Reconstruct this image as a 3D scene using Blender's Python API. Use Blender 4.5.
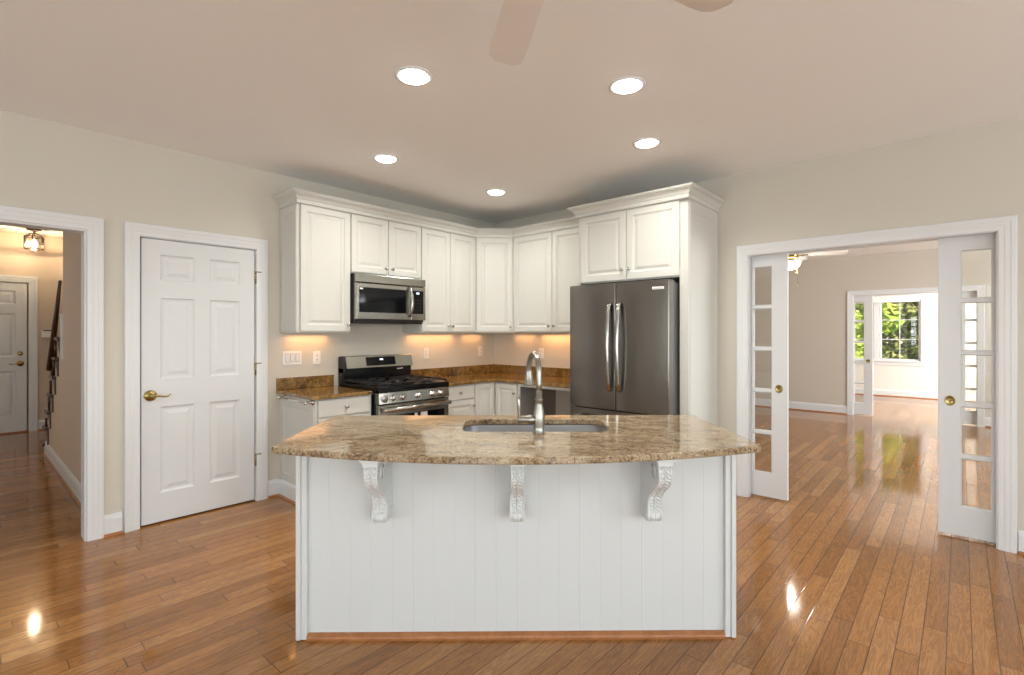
import bpy, bmesh, math, random
from math import sin, cos, pi, radians as R
from mathutils import Vector, Matrix
random.seed(7)
for o in list(bpy.data.objects): bpy.data.objects.remove(o)
S = bpy.context.scene
COL = S.collection

# ------------------------------------------------------------ camera, world, exposure
cd = bpy.data.cameras.new('camera'); cam = bpy.data.objects.new('camera', cd); COL.objects.link(cam)
cam.location = (-4.415, -4.279, 1.371); cam.rotation_euler = (R(90), 0, R(42.0 - 90))
cd.sensor_width = 36; cd.lens = 498.38 / 1024 * 36; cd.shift_y = -4.67 / 1024; cd.clip_start = .05
S.camera = cam
S.view_settings.view_transform = 'Standard'; S.view_settings.look = 'None'
S.view_settings.gamma = 1; S.view_settings.use_curve_mapping = False
S.view_settings.exposure = 0.18
w = bpy.data.worlds.new('sky'); S.world = w; w.use_nodes = True
nt = w.node_tree; bg = nt.nodes['Background']
sk = nt.nodes.new('ShaderNodeTexSky'); sk.sky_type = 'NISHITA'; sk.sun_disc = False
sk.sun_elevation = R(48); sk.sun_rotation = R(120)
nt.links.new(sk.outputs[0], bg.inputs[0]); bg.inputs[1].default_value = 0.32

def light(name, kind, loc, energy, color=(1, 1, 1), size=1, size_y=None, rot=(0, 0, 0), spread=None, **k):
    l = bpy.data.lights.new(name, kind); l.energy = energy; l.color = color
    if kind == 'AREA':
        l.size = size
        if size_y: l.shape = 'RECTANGLE'; l.size_y = size_y
        elif k.get('disk'): l.shape = 'DISK'
        if spread: l.spread = R(spread)
    elif kind == 'SUN': l.angle = R(1)
    else: l.shadow_soft_size = size
    o = bpy.data.objects.new(name, l); COL.objects.link(o); o.location = loc; o.rotation_euler = rot
    return o
light('sun', 'SUN', (0, 0, 9), 10.5, (1, .95, .84), rot=Vector((.45, .25, -.86)).to_track_quat('-Z', 'Y').to_euler())
DAY = (.945, .975, 1.0)
# daylight fill at unseen windows behind the camera, tilted up to brighten the ceiling
light('window_daylight', 'AREA', (-8.12, -5.9, 1.45), 70, DAY, 2.6, 1.7, (0, R(-110), 0))
light('window_daylight', 'AREA', (-8.12, -2.3, 1.45), 40, DAY, 1.6, 1.7, (0, R(-110), 0))
light('window_daylight', 'AREA', (-5.2, -7.92, 1.35), 102, DAY, 3.2, 2.0, (R(110), 0, 0))
light('window_daylight', 'AREA', (-1.7, -7.92, 1.45), 44, DAY, 1.6, 1.7, (R(110), 0, 0))
light('window_daylight', 'AREA', (2.8, -7.42, 1.45), 185, DAY, 2.2, 1.7, (R(110), 0, 0))  # added fill for the room past the french doors, at an unseen side window
light('window_daylight', 'AREA', (7.2, -7.42, 1.45), 320, DAY, 2.2, 1.7, (R(90), 0, 0))  # added fill for the sun room, from its own unseen side window

light('window_daylight', 'AREA', (-6.42, 2.6, 1.5), 22, (1, .93, .84), 1.2, 1.5, (0, R(-110), 0))  # added fill to brighten the hall; the wall here has no window

# ------------------------------------------------------------ materials
M = {}
def mat(name, col, rough=.5, metal=0, coat=0, emit=None, es=0, spec=.5):
    m = bpy.data.materials.new(name); m.use_nodes = True
    b = m.node_tree.nodes['Principled BSDF']
    b.inputs['Base Color'].default_value = (*col, 1); b.inputs['Roughness'].default_value = rough
    b.inputs['Metallic'].default_value = metal; b.inputs['Coat Weight'].default_value = coat
    b.inputs['Coat Roughness'].default_value = .06
    b.inputs['Specular IOR Level'].default_value = spec
    if emit: b.inputs['Emission Color'].default_value = (*emit, 1); b.inputs['Emission Strength'].default_value = es
    M[name] = m; return m
def N(m, t, **k):
    n = m.node_tree.nodes.new(t)
    for a, v in k.items():
        if hasattr(n, a): setattr(n, a, v)
        else: n.inputs[a].default_value = v
    return n
def L(m, a, b): m.node_tree.links.new(a, b)
def P(m): return m.node_tree.nodes['Principled BSDF']
def ramp(m, fac, stops):
    r = N(m, 'ShaderNodeValToRGB'); e = r.color_ramp.elements
    while len(e) < len(stops): e.new(.5)
    for i, (p, c) in enumerate(stops): e[i].position = p; e[i].color = (*c, 1)
    L(m, fac, r.inputs[0]); return r
def noise(m, vec, scale, detail=4, rough=.55, dist=0):
    n = N(m, 'ShaderNodeTexNoise'); n.inputs['Scale'].default_value = scale; n.inputs['Detail'].default_value = detail
    n.inputs['Roughness'].default_value = rough; n.inputs['Distortion'].default_value = dist
    L(m, vec, n.inputs['Vector']); return n
def mapping(m, scale=(1, 1, 1), rot=(0, 0, 0)):
    t = N(m, 'ShaderNodeTexCoord'); mp = N(m, 'ShaderNodeMapping')
    mp.inputs['Scale'].default_value = scale; mp.inputs['Rotation'].default_value = rot
    L(m, t.outputs['Object'], mp.inputs[0]); return mp.outputs[0]
def bump(m, h, strength, dist=.002):
    b = N(m, 'ShaderNodeBump'); b.inputs['Strength'].default_value = strength; b.inputs['Distance'].default_value = dist
    L(m, h, b.inputs['Height']); L(m, b.outputs[0], P(m).inputs['Normal']); return b
def painted(name, col, rough=.5, bs=.15, coat=0):
    m = mat(name, col, rough, coat=coat)
    n = noise(m, mapping(m), 60, 3); bump(m, n.outputs[0], bs, .001)
    return m
painted('wall_paint', (.625, .595, .52), .75)
painted('room_paint', (.60, .555, .485), .75)
painted('far_paint', (.80, .77, .71), .75)
painted('hall_paint', (.62, .52, .42), .75)
painted('ceiling_paint', (.93, .935, .92), .85)
painted('trim_white', (.735, .755, .765), .35, .05)
painted('door_white', (.69, .71, .72), .38, .05)
painted('cabinet_paint', (.635, .638, .595), .38, .04)
painted('island_paint', (.665, .69, .68), .42, .05)
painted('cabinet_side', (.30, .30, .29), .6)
painted('plate_white', (.85, .84, .80), .35, .02)
mat('slot_dark', (.05, .045, .04), .5)
mat('black_enamel', (.006, .006, .007), .14, spec=.4)
mat('cast_iron', (.008, .008, .009), .4, spec=.35)
mat('black_glass', (.004, .004, .005), .06, spec=.25)
mat('black_plastic', (.02, .02, .022), .35)
mat('rubber', (.03, .03, .03), .7)
mat('white_print', (.8, .8, .78), .4)
mat('display_glow', (.1, .1, .1), .4, emit=(.75, .9, 1), es=2.2)
mat('nickel', (.50, .49, .47), .25, 1)
mat('chrome', (.75, .75, .75), .1, 1)
mat('brass', (.42, .33, .13), .2, 1)
mat('bronze', (.07, .045, .035), .4, .7)
mat('sink_steel', (.46, .47, .50), .3, 1)
mat('lamp_glow', (1, 1, 1), .4, emit=(1, .97, .9), es=14)
mat('globe_glow', (1, 1, 1), .4, emit=(1, .95, .88), es=9)
mat('candle_glow', (1, 1, 1), .4, emit=(1, .82, .6), es=22)
mat('shade_fabric', (.84, .83, .80), .8)
mat('fan_white', (.86, .84, .80), .5)
mat('dark_stain', (.055, .022, .012), .35, coat=.3)
mat('grass', (.10, .22, .04), .9)
mat('bark', (.09, .06, .04), .9)
def steel(name, col, rough, axis):
    m = mat(name, col, rough, 1)
    sc = [3, 3, 3]; sc[axis] = .15
    n = noise(m, mapping(m, tuple(s * 60 for s in sc)), 1, 3)
    bump(m, n.outputs[0], .05, .0006)
    P(m).inputs['Anisotropic'].default_value = .5
    return m
steel('fridge_steel', (.235, .222, .208), .22, 2)
steel('range_steel', (.40, .39, .355), .22, 0)
steel('handle_steel', (.42, .41, .39), .2, 2)
steel('faucet_steel', (.34, .33, .295), .3, 2)
mat('fridge_side', (.11, .108, .11), .4, .3)
mat('door_edge', (.42, .42, .42), .3, .8)
def glass(name, tint=(1, 1, 1), ior=1.5, extra=0.0):
    m = bpy.data.materials.new(name); m.use_nodes = True; t = m.node_tree; t.nodes.clear()
    o = t.nodes.new('ShaderNodeOutputMaterial'); mx = t.nodes.new('ShaderNodeMixShader')
    tr = t.nodes.new('ShaderNodeBsdfTransparent'); tr.inputs[0].default_value = (*tint, 1)
    g = t.nodes.new('ShaderNodeBsdfGlossy'); g.inputs['Roughness'].default_value = .01
    f = t.nodes.new('ShaderNodeFresnel'); f.inputs[0].default_value = ior
    ad = t.nodes.new('ShaderNodeMath'); ad.operation = 'ADD'; ad.inputs[1].default_value = extra
    t.links.new(f.outputs[0], ad.inputs[0]); t.links.new(ad.outputs[0], mx.inputs[0])
    t.links.new(tr.outputs[0], mx.inputs[1]); t.links.new(g.outputs[0], mx.inputs[2]); t.links.new(mx.outputs[0], o.inputs[0])
    M[name] = m; return m
glass('pane_glass', (.97, .98, .97), 1.45, .03)
glass('lantern_glass', (.95, .93, .88), 1.5, .05)

# oak strip floor, boards along world x
def floor_mat():
    m = mat('oak_floor', (.5, .25, .1), .2)
    tc = N(m, 'ShaderNodeTexCoord'); sp = N(m, 'ShaderNodeSeparateXYZ'); L(m, tc.outputs['Object'], sp.inputs[0])
    def math_(op, a, b=None, c=None):
        n = N(m, 'ShaderNodeMath'); n.operation = op
        for i, v in enumerate((a, b, c)):
            if v is None: continue
            if isinstance(v, (int, float)): n.inputs[i].default_value = v
            else: L(m, v, n.inputs[i])
        return n.outputs[0]
    yb = math_('DIVIDE', sp.outputs[1], .083); row = math_('FLOOR', yb); fy = math_('FRACT', yb)
    wn = N(m, 'ShaderNodeTexWhiteNoise'); wn.noise_dimensions = '1D'; L(m, row, wn.inputs['W'])
    ln = math_('MULTIPLY_ADD', wn.outputs['Value'], .55, .75)
    off = math_('MULTIPLY', wn.outputs['Value'], 37.3)
    xb = math_('ADD', math_('DIVIDE', sp.outputs[0], ln), off); ix = math_('FLOOR', xb); fx = math_('FRACT', xb)
    cb = N(m, 'ShaderNodeCombineXYZ'); L(m, row, cb.inputs[0]); L(m, ix, cb.inputs[1])
    wc = N(m, 'ShaderNodeTexWhiteNoise'); wc.noise_dimensions = '2D'; L(m, cb.outputs[0], wc.inputs['Vector'])
    # grain
    gx = math_('MULTIPLY', sp.outputs[0], 1.0); so = math_('MULTIPLY', wc.outputs['Value'], 50)
    gv = N(m, 'ShaderNodeCombineXYZ'); L(m, math_('MULTIPLY', gx, 1.3), gv.inputs[0]); L(m, math_('MULTIPLY', sp.outputs[1], 13), gv.inputs[1]); L(m, so, gv.inputs[2])
    g1 = noise(m, gv.outputs[0], 1.6, 5, .6, 1.2)
    gw = math_('FRACT', math_('MULTIPLY', g1.outputs[0], 9))
    gw = math_('ABSOLUTE', math_('SUBTRACT', gw, .5))
    gv2 = N(m, 'ShaderNodeCombineXYZ'); L(m, math_('MULTIPLY', gx, 5), gv2.inputs[0]); L(m, math_('MULTIPLY', sp.outputs[1], 260), gv2.inputs[1]); L(m, so, gv2.inputs[2])
    g2 = noise(m, gv2.outputs[0], 1, 3, .6)
    base = ramp(m, wc.outputs['Value'], [(0, (.30, .127, .034)), (.25, (.375, .168, .049)), (.5, (.35, .152, .042)), (.75, (.41, .188, .058)), (1, (.455, .222, .078))])
    v = math_('MULTIPLY_ADD', gw, .85, .66); v2 = math_('MULTIPLY_ADD', g2.outputs[0], .60, .72); vv = math_('MULTIPLY', v, v2)
    mx = N(m, 'ShaderNodeVectorMath'); mx.operation = 'SCALE'; L(m, base.outputs[0], mx.inputs[0]); L(m, vv, mx.inputs['Scale'])
    # gaps
    ey = math_('MINIMUM', fy, math_('SUBTRACT', 1, fy)); ex = math_('MULTIPLY', math_('MINIMUM', fx, math_('SUBTRACT', 1, fx)), 12)
    ed = math_('MINIMUM', ey, ex)
    gp = N(m, 'ShaderNodeMapRange'); L(m, ed, gp.inputs[0]); gp.inputs[1].default_value = .008; gp.inputs[2].default_value = .03
    gm = N(m, 'ShaderNodeMix'); gm.data_type = 'RGBA'; L(m, gp.outputs[0], gm.inputs[0]); gm.inputs[6].default_value = (.06, .022, .008, 1); L(m, mx.outputs[0], gm.inputs[7])
    L(m, gm.outputs[2], P(m).inputs['Base Color'])
    bb = bump(m, gp.outputs[0], .10, .001)
    # each board lies at its own slight tilt
    P(m).inputs['Roughness'].default_value = .08; P(m).inputs['IOR'].default_value = 1.45
    P(m).inputs['Coat Weight'].default_value = 0; P(m).inputs['Coat Roughness'].default_value = .055
    return m
floor_mat()
def wood(name, c1, c2, rough=.35):
    m = mat(name, c1, rough, coat=.3)
    n = noise(m, mapping(m, (3, 3, 3)), 8, 5, .6, .5); r = ramp(m, n.outputs[0], [(.3, c1), (.7, c2)])
    L(m, r.outputs[0], P(m).inputs['Base Color']); return m
wood('oak_trim', (.30, .11, .035), (.44, .18, .06))
def granite(name, pal, streak=(1, 2.4, 1), scale=1.0):
    m = mat(name, (.4, .3, .2), .07, coat=.35)
    mp = mapping(m, streak)
    a = noise(m, mp, 48 * scale, 6, .75, .5); b = noise(m, mp, 7 * scale, 4, .6, .8)
    c = noise(m, mapping(m, (1, 1, 1)), 150 * scale, 3, .6)
    mix = N(m, 'ShaderNodeMath'); mix.operation = 'MULTIPLY_ADD'; L(m, b.outputs[0], mix.inputs[0]); mix.inputs[1].default_value = .55; L(m, a.outputs[0], mix.inputs[2])
    sc = N(m, 'ShaderNodeMath'); sc.operation = 'SUBTRACT'; L(m, mix.outputs[0], sc.inputs[0]); sc.inputs[1].default_value = .275
    r = ramp(m, sc.outputs[0], pal)
    dk = N(m, 'ShaderNodeMapRange'); L(m, c.outputs[0], dk.inputs[0]); dk.inputs[1].default_value = .37; dk.inputs[2].default_value = .43
    gm = N(m, 'ShaderNodeMix'); gm.data_type = 'RGBA'; L(m, dk.outputs[0], gm.inputs[0]); gm.inputs[6].default_value = (pal[0][1][0] * 1.2, pal[0][1][1] * 1.2, pal[0][1][2] * 1.2, 1); L(m, r.outputs[0], gm.inputs[7])
    v = N(m, 'ShaderNodeTexVoronoi'); v.inputs['Scale'].default_value = 95 * scale; L(m, mp, v.inputs['Vector'])
    s2 = N(m, 'ShaderNodeMapRange'); L(m, v.outputs['Distance'], s2.inputs[0]); s2.inputs[1].default_value = .08; s2.inputs[2].default_value = .22
    g2 = N(m, 'ShaderNodeMix'); g2.data_type = 'RGBA'; L(m, s2.outputs[0], g2.inputs[0]); g2.inputs[6].default_value = (*[x * .9 for x in pal[-1][1]], 1); L(m, gm.outputs[2], g2.inputs[7])
    L(m, g2.outputs[2], P(m).inputs['Base Color'])
    return m
granite('island_granite', [(.30, (.05, .036, .027)), (.39, (.19, .125, .072)), (.47, (.33, .235, .135)), (.58, (.44, .35, .225)), (.72, (.58, .51, .39))])
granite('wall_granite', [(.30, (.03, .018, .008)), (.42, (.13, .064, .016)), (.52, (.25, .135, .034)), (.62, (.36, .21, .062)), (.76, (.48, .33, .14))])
def foliage(name, a, b):
    m = mat(name, a, .6)
    n = noise(m, mapping(m), 1.3, 3); r = ramp(m, n.outputs[0], [(.35, a), (.65, b)]); L(m, r.outputs[0], P(m).inputs['Base Color'])
    P(m).inputs['Transmission Weight'].default_value = 0
    return m
foliage('leaf_light', (.34, .44, .04), (.72, .76, .12))
foliage('leaf_dark', (.10, .14, .03), (.36, .34, .10))

# ------------------------------------------------------------ mesh helpers
class MB:
    def __init__(s): s.b = bmesh.new()
    def face(s, vs, smooth=False):
        try:
            f = s.b.faces.new(vs); f.smooth = smooth; return f
        except ValueError: return None
    def box(s, x0, x1, y0, y1, z0, z1, bev=0, mtx=None, seg=2):
        g = bmesh.ops.create_cube(s.b, size=1)['verts']
        m = Matrix.Translation(((x0 + x1) / 2, (y0 + y1) / 2, (z0 + z1) / 2)) @ Matrix.Diagonal((abs(x1 - x0), abs(y1 - y0), abs(z1 - z0), 1))
        for v in g: v.co = m @ v.co
        if bev:
            es = list({e for v in g for e in v.link_edges})
            r = bmesh.ops.bevel(s.b, geom=es, offset=bev, segments=seg, affect='EDGES', profile=.5)
            g = list({v for f in r['faces'] for v in f.verts} | {v for v in g if v.is_valid})
        if mtx:
            for v in g: v.co = mtx @ v.co
        return s
    def loft(s, rings, close=True, capa=True, capb=True, smooth=True):
        vs = [[s.b.verts.new(p) for p in r] for r in rings]
        n = len(rings[0])
        for a, b in zip(vs, vs[1:]):
            for i in range(n if close else n - 1):
                j = (i + 1) % n; s.face((a[i], a[j], b[j], b[i]), smooth)
        if capa: s.face(vs[0][::-1])
        if capb: s.face(vs[-1])
        return s
    def tube(s, pts, r, n=12, caps=True):
        pts = [Vector(p) for p in pts]; rr = r if isinstance(r, (list, tuple)) else [r] * len(pts)
        rings = []; up = None
        for i, p in enumerate(pts):
            t = (pts[min(i + 1, len(pts) - 1)] - pts[max(i - 1, 0)]).normalized()
            if up is None: up = Vector((0, 0, 1)) if abs(t.z) < .9 else Vector((1, 0, 0))
            a = t.cross(up).normalized(); b = a.cross(t).normalized(); up = b
            rings.append([p + (a * cos(2 * pi * k / n) + b * sin(2 * pi * k / n)) * rr[i] for k in range(n)])
        return s.loft(rings, True, caps, caps)
    def lathe(s, prof, n=24, mtx=None, caps=True):
        mtx = mtx or Matrix()
        rings = [[mtx @ Vector((r * cos(2 * pi * k / n), r * sin(2 * pi * k / n), z)) for k in range(n)] for r, z in prof]
        return s.loft(rings, True, caps, caps)
    def prism(s, poly, z0, z1, bev=0):
        b = s.b
        bot = [b.verts.new((x, y, z0)) for x, y in poly]; top = [b.verts.new((x, y, z1)) for x, y in poly]
        n = len(poly); fs = [s.face(bot[::-1]), s.face(top)]
        for i in range(n): s.face((bot[i], bot[(i + 1) % n], top[(i + 1) % n], top[i]))
        return s
    def build(s, name, m, parent=None, mtx=None, smooth=None):
        bmesh.ops.remove_doubles(s.b, verts=s.b.verts, dist=1e-5)
        bmesh.ops.recalc_face_normals(s.b, faces=s.b.faces)
        if mtx: bmesh.ops.transform(s.b, matrix=mtx, verts=s.b.verts)
        me = bpy.data.meshes.new(name); s.b.to_mesh(me); s.b.free()
        if smooth is not None:
            for p in me.polygons: p.use_smooth = smooth
        o = bpy.data.objects.new(name, me); COL.objects.link(o)
        me.materials.append(M[m] if isinstance(m, str) else m)
        if parent: o.parent = parent
        return o
def thing(name, label, cat, loc=(0, 0, 0), rot=0, group=None):
    o = bpy.data.objects.new(name, None); COL.objects.link(o); o.location = loc; o.rotation_euler = (0, 0, R(rot)); o.empty_display_size = .1
    return tag(o, label, cat, group)
def tag(o, label, cat, group=None):
    o['label'] = label; o['category'] = cat
    if group: o['group'] = group
    return o
def struct(o): o['kind'] = 'structure'; return o
def copy_tree(o, parent=None):
    c = o.copy(); COL.objects.link(c); c.parent = parent
    for ch in list(o.children): copy_tree(ch, c)
    return c
def FR(x, y, z, rot): return Matrix.Translation((x, y, z)) @ Matrix.Rotation(R(rot), 4, 'Z')

RAISED = [(0, 0), (.006, .008), (.014, .010), (.022, .010), (.040, .003)]
DOOR6 = [(0, 0), (.010, .009), (.018, .011), (.030, .011), (.055, .004)]
def slab(mb, x0, x1, z0, z1, yf, t, panels=(), prof=RAISED, hole=False, ch=.003, both=False):
    """panelled slab, front at yf facing -y"""
    b = mb.b
    def V(x, y, z): return b.verts.new((x, y, z))
    ix0, ix1, iz0, iz1 = x0 + ch, x1 - ch, z0 + ch, z1 - ch
    xs = sorted({ix0, ix1, *[p[0] for p in panels], *[p[1] for p in panels]}); zs = sorted({iz0, iz1, *[p[2] for p in panels], *[p[3] for p in panels]})
    def inp(cx, cz): return any(p[0] < cx < p[1] and p[2] < cz < p[3] for p in panels)
    sides = [(yf, 1)] + ([(yf + t, -1)] if (hole or both) else [])
    for y, sg in sides:
        for i in range(len(xs) - 1):
            for j in range(len(zs) - 1):
                if inp((xs[i] + xs[i + 1]) / 2, (zs[j] + zs[j + 1]) / 2): continue
                mb.face([V(xs[i], y, zs[j]), V(xs[i + 1], y, zs[j]), V(xs[i + 1], y, zs[j + 1]), V(xs[i], y, zs[j + 1])])
        if not hole:
            for (a, c, d, e) in panels:
                prev = None
                for ins, dy in prof:
                    cur = [V(a + ins, y + dy * sg, d + ins), V(c - ins, y + dy * sg, d + ins), V(c - ins, y + dy * sg, e - ins), V(a + ins, y + dy * sg, e - ins)]
                    if prev:
                        for k in range(4): mb.face((prev[k], prev[(k + 1) % 4], cur[(k + 1) % 4], cur[k]))
                    prev = cur
                mb.face(prev)
        o = [V(x0, y + ch * sg, z0), V(x1, y + ch * sg, z0), V(x1, y + ch * sg, z1), V(x0, y + ch * sg, z1)]
        q = [V(ix0, y, iz0), V(ix1, y, iz0), V(ix1, y, iz1), V(ix0, y, iz1)]
        for k in range(4): mb.face((o[k], o[(k + 1) % 4], q[(k + 1) % 4], q[k]))
    if hole:
        for (a, c, d, e) in panels:
            prev = None
            for ins, y in [(0, yf), (.007, yf + .008), (.007, yf + t - .008), (0, yf + t)]:
                cur = [V(a + ins, y, d + ins), V(c - ins, y, d + ins), V(c - ins, y, e - ins), V(a + ins, y, e - ins)]
                if prev:
                    for k in range(4): mb.face((prev[k], prev[(k + 1) % 4], cur[(k + 1) % 4], cur[k]))
                prev = cur
    ya = yf + ch; yb = yf + t - (ch if (hole or both) else 0)
    A = [V(x0, ya, z0), V(x1, ya, z0), V(x1, ya, z1), V(x0, ya, z1)]; B = [V(x0, yb, z0), V(x1, yb, z0), V(x1, yb, z1), V(x0, yb, z1)]
    for k in range(4): mb.face((A[k], A[(k + 1) % 4], B[(k + 1) % 4], B[k]))
    if not (hole or both): mb.face(B)
    return mb
def knob(parent, x, y, z, m='nickel'):
    """small cabinet knob pointing to -y"""
    mb = MB(); mt = Matrix.Translation((x, y, z)) @ Matrix.Rotation(R(90), 4, 'X')
    mb.lathe([(.009, 0), (.008, .003), (.005, .006), (.005, .013), (.011, .017), (.0145, .021), (.0145, .025), (.011, .029), (.004, .031)], 16, mt)
    return mb.build('knob', m, parent)
def cab_door(parent, x0, x1, z0, z1, yf, kn=None, name='door', fr=.052, m='cabinet_paint'):
    mb = MB(); slab(mb, x0, x1, z0, z1, yf - .02, .02, [(x0 + fr, x1 - fr, z0 + fr, z1 - fr)], RAISED)
    d = mb.build(name, m, parent)
    if kn: knob(d, kn[0], yf - .02, kn[1])
    return d
def drawer(parent, x0, x1, z0, z1, yf, kn=None):
    mb = MB(); slab(mb, x0, x1, z0, z1, yf - .02, .02, [], RAISED, ch=.005)
    d = mb.build('drawer', 'cabinet_paint', parent)
    if kn: knob(d, kn[0], yf - .02, kn[1])
    return d
def sweep_pts(path, prof, closed=False):
    """path in xy, prof (out, z); out = to the right of travel; mitred"""
    P2 = [Vector(p) for p in path]; rings = []
    for i, p in enumerate(P2):
        d1 = (P2[i] - P2[i - 1]).normalized() if i else None
        d2 = (P2[i + 1] - P2[i]).normalized() if i < len(P2) - 1 else None
        n1 = Vector((d1.y, -d1.x)) if d1 else None; n2 = Vector((d2.y, -d2.x)) if d2 else None
        if n1 and n2:
            n = (n1 + n2).normalized(); k = 1 / max(.2, n.dot(n1)); n = n * k
        else: n = n1 or n2
        rings.append([Vector((p.x + n.x * o, p.y + n.y * o, z)) for o, z in prof])
    return rings
def casing(x0, x1, zt, frame, name, m='trim_white', w=.09, parent=None, sill=None):
    prof = [(.004, 0), (.004, .015), (.008, .0165), (.030, .0175), (.036, .0195), (.058, .0195), (.064, .022), (w - .004, .022), (w, .019), (w, 0)]
    path = [(x0, 0), (x0, zt), (x1, zt), (x1, 0)]
    mb = MB(); rings = []
    dirs = [(-1, 0), (-1, 1), (1, 1), (1, 0)]
    for (px, pz), (dx, dz) in zip(path, dirs): rings.append([Vector((px + dx * o, -d, pz + dz * o)) for o, d in prof])
    mb.loft(rings, True, True, True, smooth=False)
    return mb.build(name, m, parent, frame)
def base_run(segs, name, shoe=True):
    """segs: list of paths in plan, room side on the right of travel"""
    prof = [(0, .018), (.016, .018), (.016, .115), (.013, .122), (.013, .128), (.008, .134), (.007, .142), (0, .145)]
    sp = [(0, 0), (.028, 0), (.028, .006), (.024, .014), (.017, .0185), (0, .019)]
    mb = MB(); ms = MB()
    for p in segs:
        mb.loft(sweep_pts(p, prof), True, True, True, smooth=False)
        if shoe: ms.loft(sweep_pts(p, sp), True, True, True, smooth=False)
    o = struct(mb.build(name, 'trim_white'))
    if shoe: ms.build('shoe_molding', 'oak_trim', o)
    return o

# ------------------------------------------------------------ the setting
H = 2.710
XO, XR = -5.05, -3.854            # hall opening
WT = .14
mb = MB(); b = mb.b
mb.face([b.verts.new(p) for p in ((-8.3, -8.1, 0), (9.2, -8.1, 0), (9.2, 5.5, 0), (-8.3, 5.5, 0))])
bmesh.ops.solidify(b, geom=b.faces[:], thickness=.05)
struct(mb.build('floor', 'oak_floor'))
mb = MB(); mb.box(-8.3, .14, -8.1, .12, H, H + .1); struct(mb.build('ceiling', 'ceiling_paint'))
# left wall (y = 0): hall opening, closet door
mb = MB()
for a, c, z0, z1 in [(-8.3, XO, 0, H), (XO, XR, 2.045, H), (XR, -3.575, 0, H), (-3.575, -2.785, 2.05, H), (-2.785, .14, 0, H)]:
    mb.box(a, c, 0, .12, z0, z1)
struct(mb.build('wall_left', 'wall_paint'))
mb = MB(); mb.box(-3.6, -2.76, .12, .14, 0, 2.1); struct(mb.build('wall_closet', 'slot_dark'))
# right wall (x = 0), hollow where the doors slide
YA, YB = -2.962, -4.450
mb = MB()
for x0, x1 in ((0, .045), (.115, .16)):
    mb.box(x0, x1, YA, .12, 0, H); mb.box(x0, x1, -8.1, YB, 0, H)
mb.box(0, .16, YB, YA, 2.03, H)
struct(mb.build('wall_right', 'wall_paint'))
# rear walls with windows
def wall_holes(name, horiz, c0, c1, thick0, thick1, holes, m, h=H):
    mb = MB(); cuts = [c0]
    for a, c, z0, z1 in holes:
        segs = [(cuts[-1], a, 0, h), (a, c, 0, z0), (a, c, z1, h)]; cuts.append(c)
        for s0, s1, q0, q1 in segs:
            if horiz: mb.box(s0, s1, thick0, thick1, q0, q1)
            else: mb.box(thick0, thick1, s0, s1, q0, q1)
    if horiz: mb.box(cuts[-1], c1, thick0, thick1, 0, h)
    else: mb.box(thick0, thick1, cuts[-1], c1, 0, h)
    return struct(mb.build(name, m))
wall_holes('wall_back', False, -8.1, 0, -8.3, -8.2, [(-7.2, -4.6, .6, 2.3), (-3.1, -1.5, .6, 2.3)], 'wall_paint')
wall_holes('wall_front', True, -8.3, 0, -8.1, -8.0, [(-6.8, -3.6, .35, 2.35), (-2.5, -.9, .6, 2.3)], 'wall_paint')
wn = [0]
def window(x0, x1, z0, z1, frame, cols, rows, units=1, cas=True, depth=.1, jamb=.05, mull=.10):
    """window in local frame: room on -y side, wall face at y=0"""
    wn[0] += 1
    mb = MB()
    if cas:
        mb.box(x0 - .09, x1 + .09, -.022, -.001, z1, z1 + .09, .003); mb.box(x0 - .09, x0, -.022, -.001, z0 - .02, z1, .003); mb.box(x1, x1 + .09, -.022, -.001, z0 - .02, z1, .003)
        mb.box(x0 - .10, x1 + .10, -.05, -.001, z0 - .02, z0 + .003, .004); mb.box(x0 - .09, x1 + .09, -.02, -.001, z0 - .10, z0 - .02, .003)
    mb.box(x0, x0 + .02, 0, depth, z0, z1); mb.box(x1 - .02, x1, 0, depth, z0, z1); mb.box(x0, x1, 0, depth, z1 - .02, z1); mb.box(x0, x1, 0, depth, z0, z0 + .02)
    o = struct(mb.build('window_%d' % wn[0], 'trim_white', None, frame))
    uw = (x1 - x0 - mull * (units - 1)) / units
    fr = MB(); gl = MB()
    for u in range(units):
        a = x0 + u * (uw + mull); c = a + uw
        if u: fr.box(a - mull, a, -.01, depth, z0 + .02, z1 - .02, .003)
        for q0, q1, r0, r1 in [(a + .01, a + jamb, z0 + .01, z1 - .01), (c - jamb, c - .01, z0 + .01, z1 - .01), (a, c, z0 + .01, z0 + jamb), (a, c, z1 - jamb, z1 - .01)]:
            fr.box(q0, q1, depth * .35, depth * .75, r0, r1, .002)
        for k in range(1, cols):
            xx = a + jamb + (uw - 2 * jamb) * k / cols; fr.box(xx - .008, xx + .008, depth * .45, depth * .65, z0 + jamb, z1 - jamb)
        for k in range(1, rows):
            zz = z0 + jamb + (z1 - z0 - 2 * jamb) * k / rows; fr.box(a + jamb, c - jamb, depth * .45, depth * .65, zz - .008, zz + .008)
        gl.box(a + jamb, c - jamb, depth * .53, depth * .56, z0 + jamb, z1 - jamb)
    fr.build('sash', 'trim_white', o, frame); gl.build('pane', 'pane_glass', o, frame)
    return o

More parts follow.
